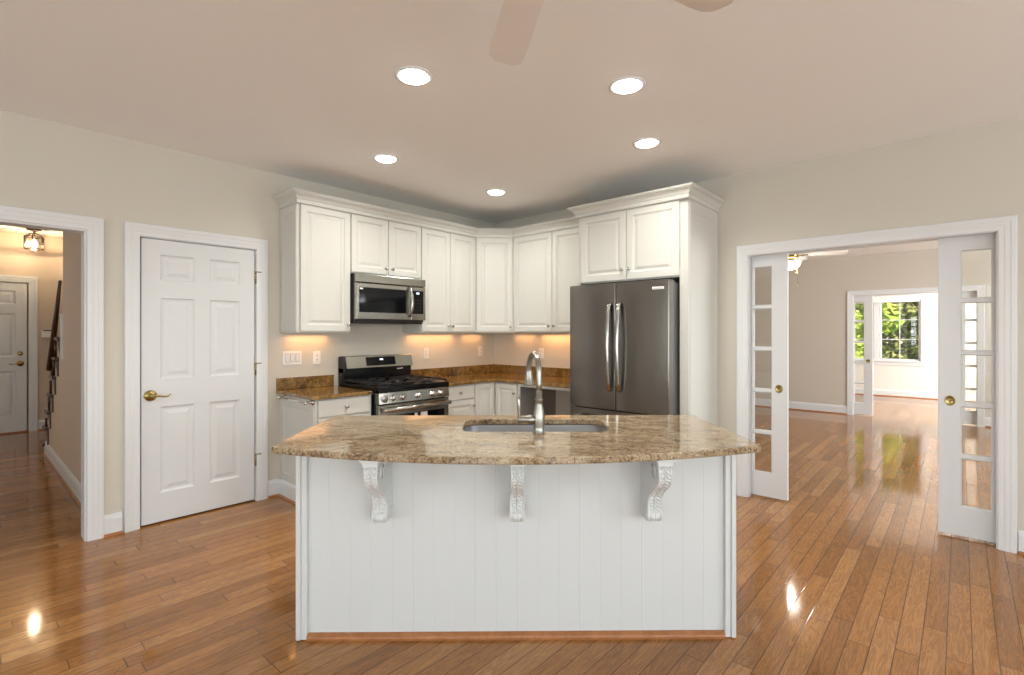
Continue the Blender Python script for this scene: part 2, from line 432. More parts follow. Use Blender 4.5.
# ---- room beyond the french doors, and the sun room beyond it
X2, X3 = 5.58, 9.05
H2 = 2.655
mb = MB(); mb.box(.16, 9.15, -7.6, 3.1, H2, H2 + .1); struct(mb.build('ceiling_room', 'ceiling_paint'))
Y2A, Y2B = -2.945, -4.455
mb = MB()
for x0, x1 in ((X2, X2 + .045), (X2 + .105, X2 + .15)):
    mb.box(x0, x1, Y2A, 3.0, 0, H2); mb.box(x0, x1, -7.5, Y2B, 0, H2)
mb.box(X2, X2 + .15, Y2B, Y2A, 1.99, H2)
struct(mb.build('wall_middle', 'room_paint'))
wall_holes('wall_side', True, .16, X3, -7.6, -7.5, [(1.7, 3.9, .6, 2.3), (6.1, 8.3, .6, 2.3)], 'room_paint', H2)
mb = MB(); mb.box(.16, X3, 3.0, 3.1, 0, H2); struct(mb.build('wall_end', 'room_paint'))
wall_holes('wall_far', False, -7.6, 3.1, X3, X3 + .12, [(-3.66, -2.15, .77, 2.11)], 'far_paint', H2)
window(2.15, 3.66, .77, 2.11, FR(X3, 0, 0, -90), 2, 3, units=2, depth=.10, jamb=.042)       # window_1
window(-7.2, -4.6, .6, 2.3, FR(-8.2, 0, 0, 90) @ Matrix.Translation((0, 0, 0)), 2, 3, units=2, cas=False)
window(-3.1, -1.5, .6, 2.3, FR(-8.2, 0, 0, 90), 2, 3, units=1, cas=False)
FRONT = Matrix.Translation((0, -8.0, 0)) @ Matrix.Rotation(pi, 4, 'Z')
window(3.6, 6.8, .35, 2.35, FRONT, 2, 3, units=3, cas=False)
window(.9, 2.5, .6, 2.3, FRONT, 2, 3, units=1, cas=False)
SIDE = Matrix.Translation((0, -7.5, 0)) @ Matrix.Rotation(pi, 4, 'Z')
window(-3.9, -1.7, .6, 2.3, SIDE, 2, 3, units=2, cas=False)
window(-8.3, -6.1, .6, 2.3, SIDE, 2, 3, units=2, cas=False)
# roller blind cassette above the sun room window
t = thing('roller_blind', 'white roller blind drawn up at the head of the far sun room window', 'blind', (X3 - .02, -2.5, 2.06), -90)
mb = MB(); mb.box(-.40, 1.16, -.085, -.005, .02, .10, .008); mb.build('headrail', 'shade_fabric', t)
mb = MB(); mb.tube([(-.38, -.045, -.002), (1.14, -.045, -.002)], .022, 12); mb.build('rolled_fabric', 'shade_fabric', t)
mb = MB(); mb.box(-.38, 1.14, -.05, -.04, -.035, -.02, .002); mb.build('bottom_bar', 'trim_white', t)

# ---- hall
HY = 5.35
HC = 2.745
mb = MB(); mb.box(-6.6, -1.6, .12, HY + .1, HC, HC + .1); struct(mb.build('ceiling_hall', 'ceiling_paint'))
mb = MB(); mb.box(-6.6, -6.5, .12, HY, 0, HC); struct(mb.build('wall_hall_left', 'hall_paint'))
mb = MB(); mb.box(-6.6, -4.72, HY, HY + .1, 0, HC); mb.box(-4.72, -3.765, HY, HY + .1, 2.07, HC); mb.box(-3.765, -1.6, HY, HY + .1, 0, HC); mb.box(-4.75, -3.73, HY + .1, HY + .12, 0, 2.1)
struct(mb.build('wall_hall_end', 'hall_paint'))
mb = MB(); mb.box(-1.7, -1.6, .12, HY, 0, HC); struct(mb.build('wall_hall_right', 'hall_paint'))
# wall under the stair: full height to y=2.06, then sloping down to the first step
mb = MB(); pr = [(.12, 0), (3.46, 0), (3.46, .10), (2.07, 1.50), (2.07, HC), (.12, HC)]
r0 = [Vector((-3.75, y, z)) for y, z in pr]; r1 = [Vector((-3.65, y, z)) for y, z in pr]
mb.loft([r0, r1], True, True, True, smooth=False); struct(mb.build('wall_stair', 'hall_paint'))
mb = MB(); mb.box(-3.765, -3.64, 2.06, 2.13, 1.12, 1.53, .003); mb.box(-3.772, -3.632, 2.05, 2.14, 1.53, 1.555, .003); struct(mb.build('trim_1', 'trim_white'))
base_run([[(-3.75, 3.42), (-3.75, .12)][::-1]][0:0] or [[(-3.75, 3.42), (-3.75, .125)]], 'baseboard_hall')
base_run([[(-3.66, HY), (-3.5, HY)][::-1][::-1]], 'baseboard_hall_end', shoe=True)
casing(-4.695, -3.765, 2.06, FR(0, HY, 0, 0), 'trim_2', w=.095)
# staircase
t = thing('staircase', 'hall staircase with dark stained treads and dark handrail beyond the opening', 'stairs', (-3.7, 3.5, 0))
for k in range(10):
    y1 = 3.62 - 3.5 - k * .205; z = .13 + k * .2
    if 3.5 + y1 - .24 < 2.1: x0 = .0
    mb = MB(); xa = -.085 if 3.5 + y1 > 2.2 else .06
    mb.box(xa, 1.0, y1 - .26, y1, z - .035, z, .008); mb.build('tread', 'dark_stain', t)
    mb = MB(); mb.box(.052, .99, y1 - .245, y1 - .03, z - .2, z - .03); mb.build('riser', 'trim_white', t)
mb = MB(); ys = [(2.04 - 3.5, 1.86), (2.80 - 3.5, .99)]
mb.tube([(-.072, ys[0][0], ys[0][1]), (-.075, (ys[0][0] + ys[1][0]) / 2, 1.41), (-.08, ys[1][0], ys[1][1])], [.012, .022, .026], 10); mb.build('handrail', 'dark_stain', t)
for k in range(7):
    yy = 3.30 - 3.5 - k * .0 - k * .13
    zb = .13 + int((3.62 - 3.5 - yy) / .205) * .2; zt = min(1.86, .99 + (2.80 - 3.5 - yy) * 1.14)
    if zt - zb > .08:
        mb = MB(); mb.tube([(-.06, yy, zb), (-.06, yy, zt)], .011, 8); mb.build('baluster', 'dark_stain', t)
for k in range(7):
    y1 = 3.62 - 3.5 - k * .205; z = .13 + k * .2
    mb = MB(); pq = [(y1 - .03, z - .035), (y1 - .25, z - .035), (y1 - .25, z - .19), (y1 - .21, z - .19), (y1 - .17, z - .12), (y1 - .08, z - .08)]
    mb.loft([[Vector((x, y, zz)) for y, zz in pq] for x in (-.062, -.051)], True, True, True, smooth=False); mb.build('tread_bracket', 'dark_stain', t)
# chime box on the far hall wall
t = thing('door_chime', 'small white chime box on the hall end wall beside the front door', 'chime', (-3.575, HY - .001, 1.36))
mb = MB(); mb.box(-.06, .06, -.05, 0, -.055, .05, .006); mb.build('case', 'plate_white', t)
mb = MB(); mb.box(-.045, .06, -.054, -.048, .035, .05); mb.build('slot', 'slot_dark', t)

# ---- six panel doors
def six_panel(name, w, h, frame, t=.04, z0=.012, m='door_white'):
    """local x 0..w"""
    s = .112; cm = .10; pw = (w - 2 * s - cm) / 2
    rows = [(.22, .835), (1.03, 1.615), (1.74, 1.925)]
    pan = [(s + i * (pw + cm), s + i * (pw + cm) + pw, a * h / 2.03, c * h / 2.03) for i in range(2) for a, c in rows]
    mb = MB(); slab(mb, 0, w, z0, h, 0, t, pan, DOOR6, both=True)
    return mb, frame
mb, fr_ = six_panel('door_1', .757, 2.041, None)
d1 = struct(mb.build('door_1', 'door_white', None, FR(-3.556, .0, 0, 0)))
def lever(parent, frame, dirx=1, m='brass'):
    mb = MB(); rx = Matrix.Rotation(R(90), 4, 'X')
    mb.lathe([(.040, 0), (.040, .004), (.034, .012), (.022, .017), (.012, .020), (.011, .042), (.014, .046), (.014, .055), (.006, .058)], 24, rx)
    pts = [(0, -.050, 0), (dirx * .02, -.052, .002), (dirx * .05, -.052, -.004), (dirx * .08, -.050, -.010), (dirx * .10, -.046, -.006), (dirx * .112, -.042, .002)]
    mb.tube(pts, [.009, .009, .007, .006, .006, .006], 10)
    return mb.build('lever_handle', m, parent, frame)
lever(d1, FR(-3.503, 0, .924, 0))
for z in (1.819, 1.075, .335):
    mb = MB(); mb.tube([(-2.792, -.006, z - .045), (-2.792, -.006, z + .045)], .006, 8)
    mb.tube([(-2.792, -.006, z - .05), (-2.792, -.006, z + .052)], .004, 8); mb.box(-2.79, -2.775, -.004, .002, z - .04, z + .04)
    mb.tube([(-2.805, -.012, z + .048), (-2.755, -.022, z + .048)], .0045, 6)
    mb.build('hinge', 'brass', d1)
casing(-3.562, -2.792, 2.047, FR(0, 0, 0, 0), 'trim_3', w=.09)
mb = MB()
mb.box(-3.575, -3.562, 0, .12, 0, 2.05); mb.box(-2.792, -2.785, 0, .12, 0, 2.05); mb.box(-3.575, -2.785, 0, .12, 2.045, 2.052); struct(mb.build('trim_4', 'trim_white'))
# front door
mb, fr_ = six_panel('door_2', .91, 2.055, None)
d2 = struct(mb.build('door_2', 'door_white', None, FR(-4.69, HY + .005, 0, 0)))
lever(d2, FR(-3.845, HY + .005, .95, 0), -1)
mb = MB(); mb.lathe([(.03, 0), (.03, .006), (.02, .014), (.008, .02)], 20, FR(-3.845, HY + .005, 1.085, 0) @ Matrix.Rotation(R(90), 4, 'X')); mb.build('deadbolt', 'brass', d2)
mb = MB(); mb.box(-4.70, -3.76, HY - .03, HY + .09, 0, .018, .004); struct(mb.build('trim_5', 'oak_trim'))
# hall opening casing + jambs
casing(XO, XR, 2.045, FR(0, 0, 0, 0), 'trim_6', w=.09)
mb = MB(); mb.box(XR - .008, XR + .003, -.002, .135, 0, 2.045, .002); mb.box(XO - .003, XO + .01, -.002, .135, 0, 2.045, .002); mb.box(XO, XR, -.002, .135, 2.038, 2.05, .002)
struct(mb.build('trim_7', 'trim_white'))
# pocket door opening casing + jambs
mb = MB()
mb.box(-.002, .045, YA - .004, YA + .006, 0, 2.013); mb.box(.115, .162, YA - .004, YA + .006, 0, 2.013)
mb.box(-.002, .045, YB - .006, YB + .004, 0, 2.013); mb.box(.115, .162, YB - .006, YB + .004, 0, 2.013)
mb.box(-.002, .045, YB, YA, 2.013, 2.031); mb.box(.115, .162, YB, YA, 2.013, 2.031)
struct(mb.build('trim_8', 'trim_white'))
casing(-YA, -YB, 2.013, FR(0, 0, 0, -90), 'trim_9', w=.09)
casing(-Y2A, -Y2B, 1.985, FR(X2, 0, 0, -90), 'trim_10', w=.085)
mb = MB()
mb.box(X2 - .002, X2 + .045, Y2A - .004, Y2A + .006, 0, 1.99); mb.box(X2 + .105, X2 + .15, Y2A - .004, Y2A + .006, 0, 1.99)
mb.box(X2 - .002, X2 + .045, Y2B - .006, Y2B + .004, 0, 1.99); mb.box(X2 + .105, X2 + .15, Y2B - .006, Y2B + .004, 0, 1.99)
struct(mb.build('trim_11', 'trim_white'))
# french pocket doors: local x from the free edge into the pocket
dn = [2]
def french(frame, flip, hscale=1.0):
    dn[0] += 1
    sg = -1 if flip else 1
    W = .75; s = .115; lw = .155; mn = .0275
    zs = [(.209 + i * .347, .209 + i * .347 + .325) for i in range(5)]
    pan = []
    for c in range(3):
        a = s + c * (lw + mn)
        for z0, z1 in zs: pan.append((a, a + lw, z0 * hscale, z1 * hscale))
    if flip: pan = [(-c, -a, z0, z1) for a, c, z0, z1 in pan]
    mb = MB(); slab(mb, *((-W, 0) if flip else (0, W)), .014, 2.025 * hscale, 0, .036, pan, hole=True, ch=.002)
    d = struct(mb.build('door_%d' % dn[0], 'door_white', None, frame))
    mb = MB(); x = sorted((sg * (s - .003), sg * (W - s + .003))); mb.box(x[0], x[1], .016, .020, .205 * hscale, 1.925 * hscale); mb.build('glass_pane', 'pane_glass', d, frame)
    mb = MB(); px = sg * .062; z = .914 * hscale
    mt = Matrix.Translation((px, 0, z)) @ Matrix.Diagonal((.82, 1, 1, 1)) @ Matrix.Rotation(R(90), 4, 'X')
    mb.lathe([(.034, 0), (.034, .003), (.029, .0045), (.026, .002), (.012, .001)], 24, mt); mb.build('flush_pull', 'brass', d, frame)
    return d
french(FR(.062, -3.240, 0, -90), True)       # left leaf: pocket lies toward +y (local -x)
french(FR(.062, -4.163, 0, -90), False)      # right leaf
french(FR(X2 + .055, -3.205, 0, -90), True, .985)
french(FR(X2 + .055, -4.21, 0, -90), False, .985)

# baseboards
base_run([[(-3.665, 0), (-3.765, 0)][::-1], [(-2.70, 0), (-2.600, 0)], [(-8.2, 0), (XO - .095, 0)]], 'baseboard_left')
base_run([[(0, -2.712), (0, YA + .095)], [(0, YB - .095), (0, -8.0)]], 'baseboard_right')
base_run([[(X2, 3.0), (X2, Y2A + .088)], [(X2, Y2B - .088), (X2, -7.5)]], 'baseboard_middle')
base_run([[(X3, 3.0), (X3, -7.5)]], 'baseboard_far')
base_run([[(-8.2, -8.0), (-8.2, 0)], [(-0.0, -8.0), (-8.2, -8.0)]], 'baseboard_back')

# ------------------------------------------------------------ kitchen cabinets
ZB, ZT = 1.372, 2.425      # upper cabinet body
def upper(x0, w, rot, label, doors, z0=ZB, depth=.305, org=None, group='painted upper cabinets'):
    loc = org if org else (x0, 0, 0)
    t = thing('upper_cabinet', label, 'cabinet', loc, rot, group)
    mb = MB(); mb.box(0, w, -depth, -.002, z0, ZT, .002); mb.build('body', 'cabinet_paint', t)
    for a, c, kx in doors:
        cab_door(t, a, c, z0 + .012, ZT - .012, -depth, (kx, z0 + .068))
    return t
u1 = upper(-2.592, .469, 0, 'off-white single-door upper cabinet at the left end of the run', [(.024, .463, .437)])
mb = MB(); slab(mb, -.300, -.004, ZB + .02, ZT - .012, -.006, .006, [(-.245, -.055, ZB + .08, ZT - .07)], [(0, 0), (.005, .004), (.012, .004)], ch=.001)
mb.build('end_panel', 'cabinet_paint', u1, Matrix.Rotation(R(-90), 4, 'Z') @ Matrix.Translation((.305, 0, 0)))
upper(-2.120, .762, 0, 'short off-white two-door cabinet right above the microwave', [(.003, .377, .345), (.385, .757, .417)], z0=1.895)
upper(-1.356, .742, 0, 'tall off-white two-door cabinet between microwave and corner cabinet', [(.004, .368, .345), (.373, .737, .396)])
# diagonal corner cabinet
t = thing('corner_cabinet', 'off-white diagonal corner upper cabinet with a single door', 'cabinet', (0, 0, 0), 0)
mb = MB(); mb.prism([(-.003, -.003), (-.612, -.003), (-.612, -.305), (-.305, -.612), (-.003, -.612)], ZB, ZT); mb.build('body', 'cabinet_paint', t)
DG = math.hypot(.307, .307)
fd = Matrix.Translation((-.612, -.305, 0)) @ Matrix.Rotation(R(-45), 4, 'Z')
mb = MB(); slab(mb, .018, DG - .018, ZB + .012, ZT - .012, -.02, .02, [(.07, DG - .07, ZB + .064, ZT - .064)], RAISED)
dd = mb.build('door', 'cabinet_paint', t, fd)
k = knob(dd, 0, 0, 0); k.matrix_local = fd @ Matrix.Translation((DG - .045, -.02, ZB + .068))
upper(0, 1.062, -90, 'tall off-white two-door upper cabinet between corner cabinet and refrigerator', [(.006, .530, .50), (.537, 1.056, .567)], org=(0, -.615, 0))
# fridge cabinet
t = thing('refrigerator_cabinet', 'deep off-white cabinet over the refrigerator with tall side panels', 'cabinet', (0, -1.680, 0), -90)
FW = 1.028
mb = MB(); mb.box(.022, FW - .022, -.60, -.002, 1.812, ZT, .001); mb.build('body', 'cabinet_paint', t)
mb = MB(); mb.box(0, .022, -.62, -.002, .0, ZT, .002); mb.build('side_panel', 'cabinet_paint', t)
mb = MB(); mb.box(FW - .022, FW, -.62, -.002, 0, ZT, .002); mb.box(FW - .072, FW - .022, -.62, -.60, 0, ZT, .002)
mb.build('side_panel', 'cabinet_paint', t)
mb = MB(); slab(mb, -.60, -.01, .15, ZT - .03, -.006, .006, [(-.545, -.065, .25, ZT - .10)], [(0, 0), (.005, .004), (.012, .004)], ch=.001)
mb.build('end_panel', 'cabinet_paint', t, Matrix.Translation((FW + .0, 0, 0)) @ Matrix.Rotation(R(90), 4, 'Z'))
mb = MB(); mb.box(.022, FW - .072, -.62, -.60, 1.812, 1.83); mb.box(.022, .05, -.62, -.60, 1.812, ZT); mb.box(.022, FW - .072, -.62, -.60, ZT - .02, ZT); mb.build('face_frame', 'cabinet_paint', t)
cab_door(t, .036, .494, 1.822, ZT - .012, -.62, (.462, 1.905), fr=.058); cab_door(t, .501, .962, 1.822, ZT - .012, -.62, (.533, 1.905), fr=.058)
# crown moldings
CP = [(0, ZT - .012), (.012, ZT - .012), (.017, ZT - .006), (.018, ZT + .010), (.014, ZT + .014), (.013, ZT + .022), (.020, ZT + .026), (.026, ZT + .040), (.040, ZT + .054), (.055, ZT + .060), (.056, ZT + .067), (.064, ZT + .069), (.067, ZT + .078), (.064, ZT + .085), (0, ZT + .085)]
t = MB(); t.loft(sweep_pts([(-2.592, 0), (-2.592, -.325), (-.612, -.325), (-.325, -.612), (-.325, -1.675)][::-1], [(-o, z) for o, z in CP]), True, True, True, smooth=False)
tag(t.build('crown_molding', 'cabinet_paint'), 'long painted crown molding along the tops of the wall cabinets', 'molding')
t = MB(); t.loft(sweep_pts([(-.33, -1.680), (-.642, -1.680), (-.642, -2.708), (0, -2.708)][::-1], [(-o, z) for o, z in CP]), True, True, True, smooth=False)
tag(t.build('crown_molding', 'cabinet_paint'), 'short crown molding stepped forward over the refrigerator cabinet', 'molding')

# base cabinets
ZC0, ZC1 = .858, .888
def base(x0, w, rot, label, org=None, depth=.60, knx=None, split=None, kick=True, name='base_cabinet'):
    t = thing(name, label, 'cabinet', org or (x0, 0, 0), rot, 'painted base cabinets')
    mb = MB(); mb.box(0, w, -depth, -.002, .10, ZC0 - .001, .001); mb.box(.0 if x0 != -2.61 else 0, w, -depth + .07, -.002, 0, .10); mb.build('body', 'cabinet_paint', t)
    return t
t = base(-2.588, .492, 0, 'off-white base cabinet left of the range with a towel bar on its side')
drawer(t, .020, .470, .715, ZC0 - .01, -.60, (.25, .782))
cab_door(t, .020, .470, .115, .700, -.60, (.435, .64))
mb = MB(); slab(mb, -.60, -.006, .1, ZC0 - .004, -.008, .008, [(-.53, -.07, .20, .77)], [(0, 0), (.006, .005), (.012, .005)], ch=.001)
mb.build('end_panel', 'cabinet_paint', t, Matrix.Rotation(R(-90), 4, 'Z') @ Matrix.Translation((.60, 0, 0)))
prof = [(0, .018), (.014, .018), (.014, .118), (.009, .13), (0, .14)]
mb = MB(); mb.loft(sweep_pts([(-.008, -.02), (-.008, -.60)], prof), True, True, True, smooth=False); mb.build('base_trim', 'trim_white', t)
mb = MB(); mb.loft(sweep_pts([(-.008, -.02), (-.008, -.60)], [(0, 0), (.026, 0), (.026, .006), (.016, .018), (0, .018)]), True, True, True, smooth=False); mb.build('shoe_molding', 'oak_trim', t)
t = base(-1.318, .408, 0, 'narrow off-white base cabinet just right of the range')
drawer(t, .038, .403, .715, ZC0 - .01, -.60, (.20, .780))
cab_door(t, .038, .403, .115, .700, -.60, (.378, .64), fr=.045)
t = thing('corner_base_cabinet', 'off-white pie-cut corner base cabinet with two doors meeting inward', 'cabinet', (0, 0, 0), 0, 'painted base cabinets')
mb = MB(); mb.prism([(-.003, -.003), (-.908, -.003), (-.908, -.60), (-.60, -.60), (-.60, -.935), (-.003, -.935)], .10, ZC0 - .001); mb.prism([(-.003, -.003), (-.90, -.003), (-.90, -.53), (-.53, -.53), (-.53, -.93), (-.003, -.93)], 0, .10)
mb.build('body', 'cabinet_paint', t)
cab_door(t, -.903, -.626, .115, ZC0 - .012, -.60, None, fr=.048)
mb = MB(); slab(mb, .626, .925, .115, ZC0 - .012, -.62, .02, [(.674, .877, .163, ZC0 - .06)], RAISED); dd = mb.build('door', 'cabinet_paint', t, Matrix.Rotation(R(-90), 4, 'Z'))
k = knob(dd, 0, 0, 0); k.matrix_local = Matrix.Rotation(R(-90), 4, 'Z') @ Matrix.Translation((.897, -.62, .754))
# empty appliance bay: side panels and rail
t = thing('appliance_bay', 'empty undercounter appliance bay between corner cabinet and refrigerator', 'cabinet', (0, -.937, 0), -90)
mb = MB(); mb.box(0, .018, -.60, -.002, .0, ZC0 - .001); mb.build('side_panel', 'cabinet_side', t)
mb = MB(); mb.box(0, .024, -.612, -.60, .0, ZC0 - .001, .001); mb.box(.024, .735, -.612, -.595, ZC0 - .030, ZC0 - .001, .001); mb.build('face_frame', 'cabinet_paint', t)

# towel bar on the end of the left base cabinet
t = thing('towel_bar', 'polished chrome towel bar on the left end of the base cabinet', 'towel bar', (-2.597, -.35, .838))
for y in (-.235, .235):
    mb = MB(); mt = Matrix.Translation((0, y, 0)) @ Matrix.Rotation(R(-90), 4, 'Y')
    mb.lathe([(.026, 0), (.026, .004), (.018, .010), (.010, .018), (.009, .045), (.013, .052), (.014, .062), (.008, .072)], 20, mt); mb.build('post', 'nickel', t)
mb = MB(); mb.tube([(-.056, -.26, 0), (-.056, .26, 0)], .007, 10); mb.build('bar', 'chrome', t)

# countertops
def edge_slab(poly, z0, z1, ch=.004):
    mb = MB(); n = len(poly)
    # inset loops by mitre
    def inset(d):
        out = []
        for i in range(n):
            a, p, c = Vector(poly[i - 1]), Vector(poly[i]), Vector(poly[(i + 1) % n])
            d1 = (p - a).normalized(); d2 = (c - p).normalized()
            n1 = Vector((-d1.y, d1.x)); n2 = Vector((-d2.y, d2.x)); nn = (n1 + n2).normalized(); kk = 1 / max(.3, nn.dot(n1))
            out.append(p + nn * d * kk)
        return out
    i1 = inset(ch)
    rings = [[Vector((*q, z0)) for q in i1], [Vector((*q, z0 + ch)) for q in poly], [Vector((*q, z1 - ch)) for q in poly], [Vector((*q, z1)) for q in i1]]
    mb.loft(rings, True, True, True, smooth=False); return mb
t = thing('granite_countertop', 'short brown granite countertop left of the range', 'countertop', (0, 0, 0), 0, 'wall countertops')
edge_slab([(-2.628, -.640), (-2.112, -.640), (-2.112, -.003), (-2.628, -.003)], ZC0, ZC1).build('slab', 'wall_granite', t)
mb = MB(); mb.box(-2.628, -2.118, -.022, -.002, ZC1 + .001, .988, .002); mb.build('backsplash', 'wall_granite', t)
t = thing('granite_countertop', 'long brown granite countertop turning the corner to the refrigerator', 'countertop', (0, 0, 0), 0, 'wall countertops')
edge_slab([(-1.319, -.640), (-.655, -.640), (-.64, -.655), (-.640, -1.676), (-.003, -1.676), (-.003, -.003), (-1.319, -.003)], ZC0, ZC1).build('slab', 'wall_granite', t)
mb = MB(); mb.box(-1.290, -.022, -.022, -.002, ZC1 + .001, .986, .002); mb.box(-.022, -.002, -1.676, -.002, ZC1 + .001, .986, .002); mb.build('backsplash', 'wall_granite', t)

# outlets
def plate(x, z, rot, label, gangs, kind, name='outlet_plate', group='wall plates'):
    loc = (x, -.001, z) if rot == 0 else (-.001, x, z)
    t = thing(name, label, 'wall plate', loc, rot, group); w = .07 + .046 * (gangs - 1)
    mb = MB(); mb.box(-w / 2, w / 2, -.006, 0, -.058, .058, .002); mb.build('cover', 'plate_white', t)
    for g in range(gangs):
        gx = (g - (gangs - 1) / 2) * .046
        if kind == 'switch':
            mb = MB(); mb.box(gx - .0165, gx + .0165, -.009, -.005, -.034, .034, .001); mb.build('rocker', 'trim_white', t)
            mb = MB(); mb.box(gx - .0185, gx + .0185, -.0067, -.006, -.036, .036); mb.build('gap', 'slot_dark', t)
        else:
            mb = MB(); mb.box(gx - .016, gx + .016, -.009, -.005, -.033, .033, .001); mb.build('socket', 'plate_white', t)
            mb = MB()
            for zz in (-.018, .018):
                mb.box(gx - .007, gx - .004, -.0095, -.0085, zz - .002, zz + .007); mb.box(gx + .004, gx + .007, -.0095, -.0085, zz - .002, zz + .007); mb.box(gx - .002, gx + .002, -.0095, -.0085, zz - .010, zz - .006)
            mb.build('slots', 'slot_dark', t)
plate(-2.493, 1.155, 0, 'white triple light switch plate above the short countertop', 3, 'switch', 'switch_plate')
plate(-2.274, 1.150, 0, 'white outlet plate just right of the triple switch', 1, 'o')
plate(-1.050, 1.150, 0, 'white outlet plate on the backsplash wall right of the range', 1, 'o')
plate(-.235, 1.153, 0, 'white outlet plate nearest the kitchen corner', 1, 'o')
plate(-.750, 1.140, -90, 'white outlet plate behind the faucet on the refrigerator wall', 1, 'o')

# ------------------------------------------------------------ microwave
t = thing('microwave', 'stainless over-the-range microwave with black glass door', 'microwave', (-2.118, 0, 0), 0)
mb = MB(); mb.box(.004, .752, -.365, -.003, 1.470, 1.890, .003); mb.build('body', 'black_plastic', t)
mb = MB(); mb.box(.004, .752, -.400, -.366, 1.815, 1.888, .004); mb.build('vent_panel', 'range_steel', t)
mb = MB(); slab(mb, .004, .575, 1.492, 1.808, -.402, .036, [(.028, .530, 1.552, 1.772)], [(0, 0), (.002, .004)], ch=.004); d = mb.build('door', 'range_steel', t)
mb = MB(); mb.box(.030, .528, -.4, -.3975, 1.554, 1.770); mb.build('window', 'black_glass', d)
mb = MB(); ps = [(.552, -.402, 1.528), (.556, -.425, 1.545), (.560, -.440, 1.60), (.562, -.446, 1.66), (.560, -.440, 1.72), (.556, -.425, 1.785), (.552, -.402, 1.80)]
mb.tube(ps, [.013, .013, .0145, .0145, .0145, .013, .013], 12); mb.build('handle', 'handle_steel', d)
mb = MB(); slab(mb, .580, .752, 1.492, 1.808, -.402, .036, [(.584, .725, 1.552, 1.772)], [(0, 0), (.002, .003)], ch=.004); cp = mb.build('control_panel', 'range_steel', t)
mb = MB(); mb.box(.586, .723, -.4015, -.398, 1.554, 1.770); mb.build('control_glass', 'black_glass', cp)
mb = MB(); mb.box(.640, .672, -.4025, -.4018, 1.742, 1.756); mb.build('clock', 'display_glow', cp)
for r_ in range(4):
    for c_ in range(3): mb = MB(); mb.box(.615 + c_ * .035, .620 + c_ * .035, -.4025, -.4018, 1.585 + r_ * .032, 1.589 + r_ * .032); mb.build('keypad_mark', 'nickel', cp)
mb = MB(); mb.box(.010, .746, -.36, -.02, 1.455, 1.469, .003); mb.build('underside_grille', 'black_plastic', t)
mb = MB(); mb.box(.035, .065, -.4012, -.4002, 1.752, 1.765); mb.build('sticker', 'plate_white', d)

# ------------------------------------------------------------ gas range
RX = -2.083
t = thing('gas_range', 'freestanding stainless gas range with black cooktop and cast iron grates', 'range', (RX, 0, 0), 0)
W = .762
mb = MB(); mb.box(.002, W - .002, -.64, -.03, .06, .895, .003); mb.box(.03, W - .03, -.60, -.06, 0, .06); mb.build('body', 'black_enamel', t)
mb = MB(); mb.box(.0, W, -.695, -.10, .895, .915, .004); mb.box(.0, W, -.695, -.67, .865, .897, .004)
mb.build('cooktop', 'black_enamel', t)
mb = MB(); r0 = [(-.700, .775), (-.640, .775), (-.640, .864), (-.690, .864)]
mb.loft([[Vector((x, y, z)) for y, z in r0] for x in (.002, W - .002)], True, True, True, smooth=False); pn = mb.build('control_panel', 'range_steel', t)
for kx in (.136, .233, .397, .559, .653):
    mb = MB(); mt = Matrix.Translation((kx, -.694, .818)) @ Matrix.Rotation(R(84), 4, 'X')
    mb.lathe([(.027, 0), (.027, .004), (.021, .006), (.020, .026), (.017, .030), (.004, .031)], 24, mt)
    kb = mb.build('knob', 'chrome', t)
    mb = MB(); mb.lathe([(.030, -.001), (.030, .003), (.0, .003)], 24, mt); mb.build('knob_bezel', 'black_plastic', kb)
mb = MB(); mb.lathe([(.036, 0), (.036, .0012), (.0, .0012)], 24, Matrix.Translation((.055, -.696, .819)) @ Matrix.Rotation(R(84), 4, 'X'))
mb.build('sticker', 'door_edge', pn)
# burners
for bx, by in [(.15, -.53), (.15, -.25), (W / 2, -.39), (W - .15, -.53), (W - .15, -.25)]:
    mb = MB(); mb.lathe([(.055, .915), (.055, .922), (.040, .926), (.040, .936), (.030, .940), (.0, .940)], 20, Matrix.Translation((bx, by, 0))); mb.build('burner', 'cast_iron', t)
# grates: three
for gx0, gx1 in ((.015, .255), (.265, .497), (.507, W - .015)):
    mb = MB(); y0, y1 = -.665, -.125; zz = .937
    def bar(p, q, r=.0065): mb.tube([(p[0], p[1], zz), (q[0], q[1], zz)], r, 6)
    cx = (gx0 + gx1) / 2
    bar((gx0, y0), (gx1, y0)); bar((gx0, y1), (gx1, y1)); bar((gx0, y0), (gx0, y1)); bar((gx1, y0), (gx1, y1)); bar((gx0, (y0 + y1) / 2), (gx1, (y0 + y1) / 2))
    bar((cx, y0), (cx, -.56)); bar((cx, -.50), (cx, -.28)); bar((cx, -.22), (cx, y1))
    for yy in (-.53, -.25): bar((gx0, yy), (cx - .03, yy)); bar((cx + .03, yy), (gx1, yy))
    for px in (gx0, gx1):
        for py in (y0, y1, (y0 + y1) / 2): mb.box(px - .007, px + .007, py - .007, py + .007, .916, zz)
    mb.build('grate', 'cast_iron', t)
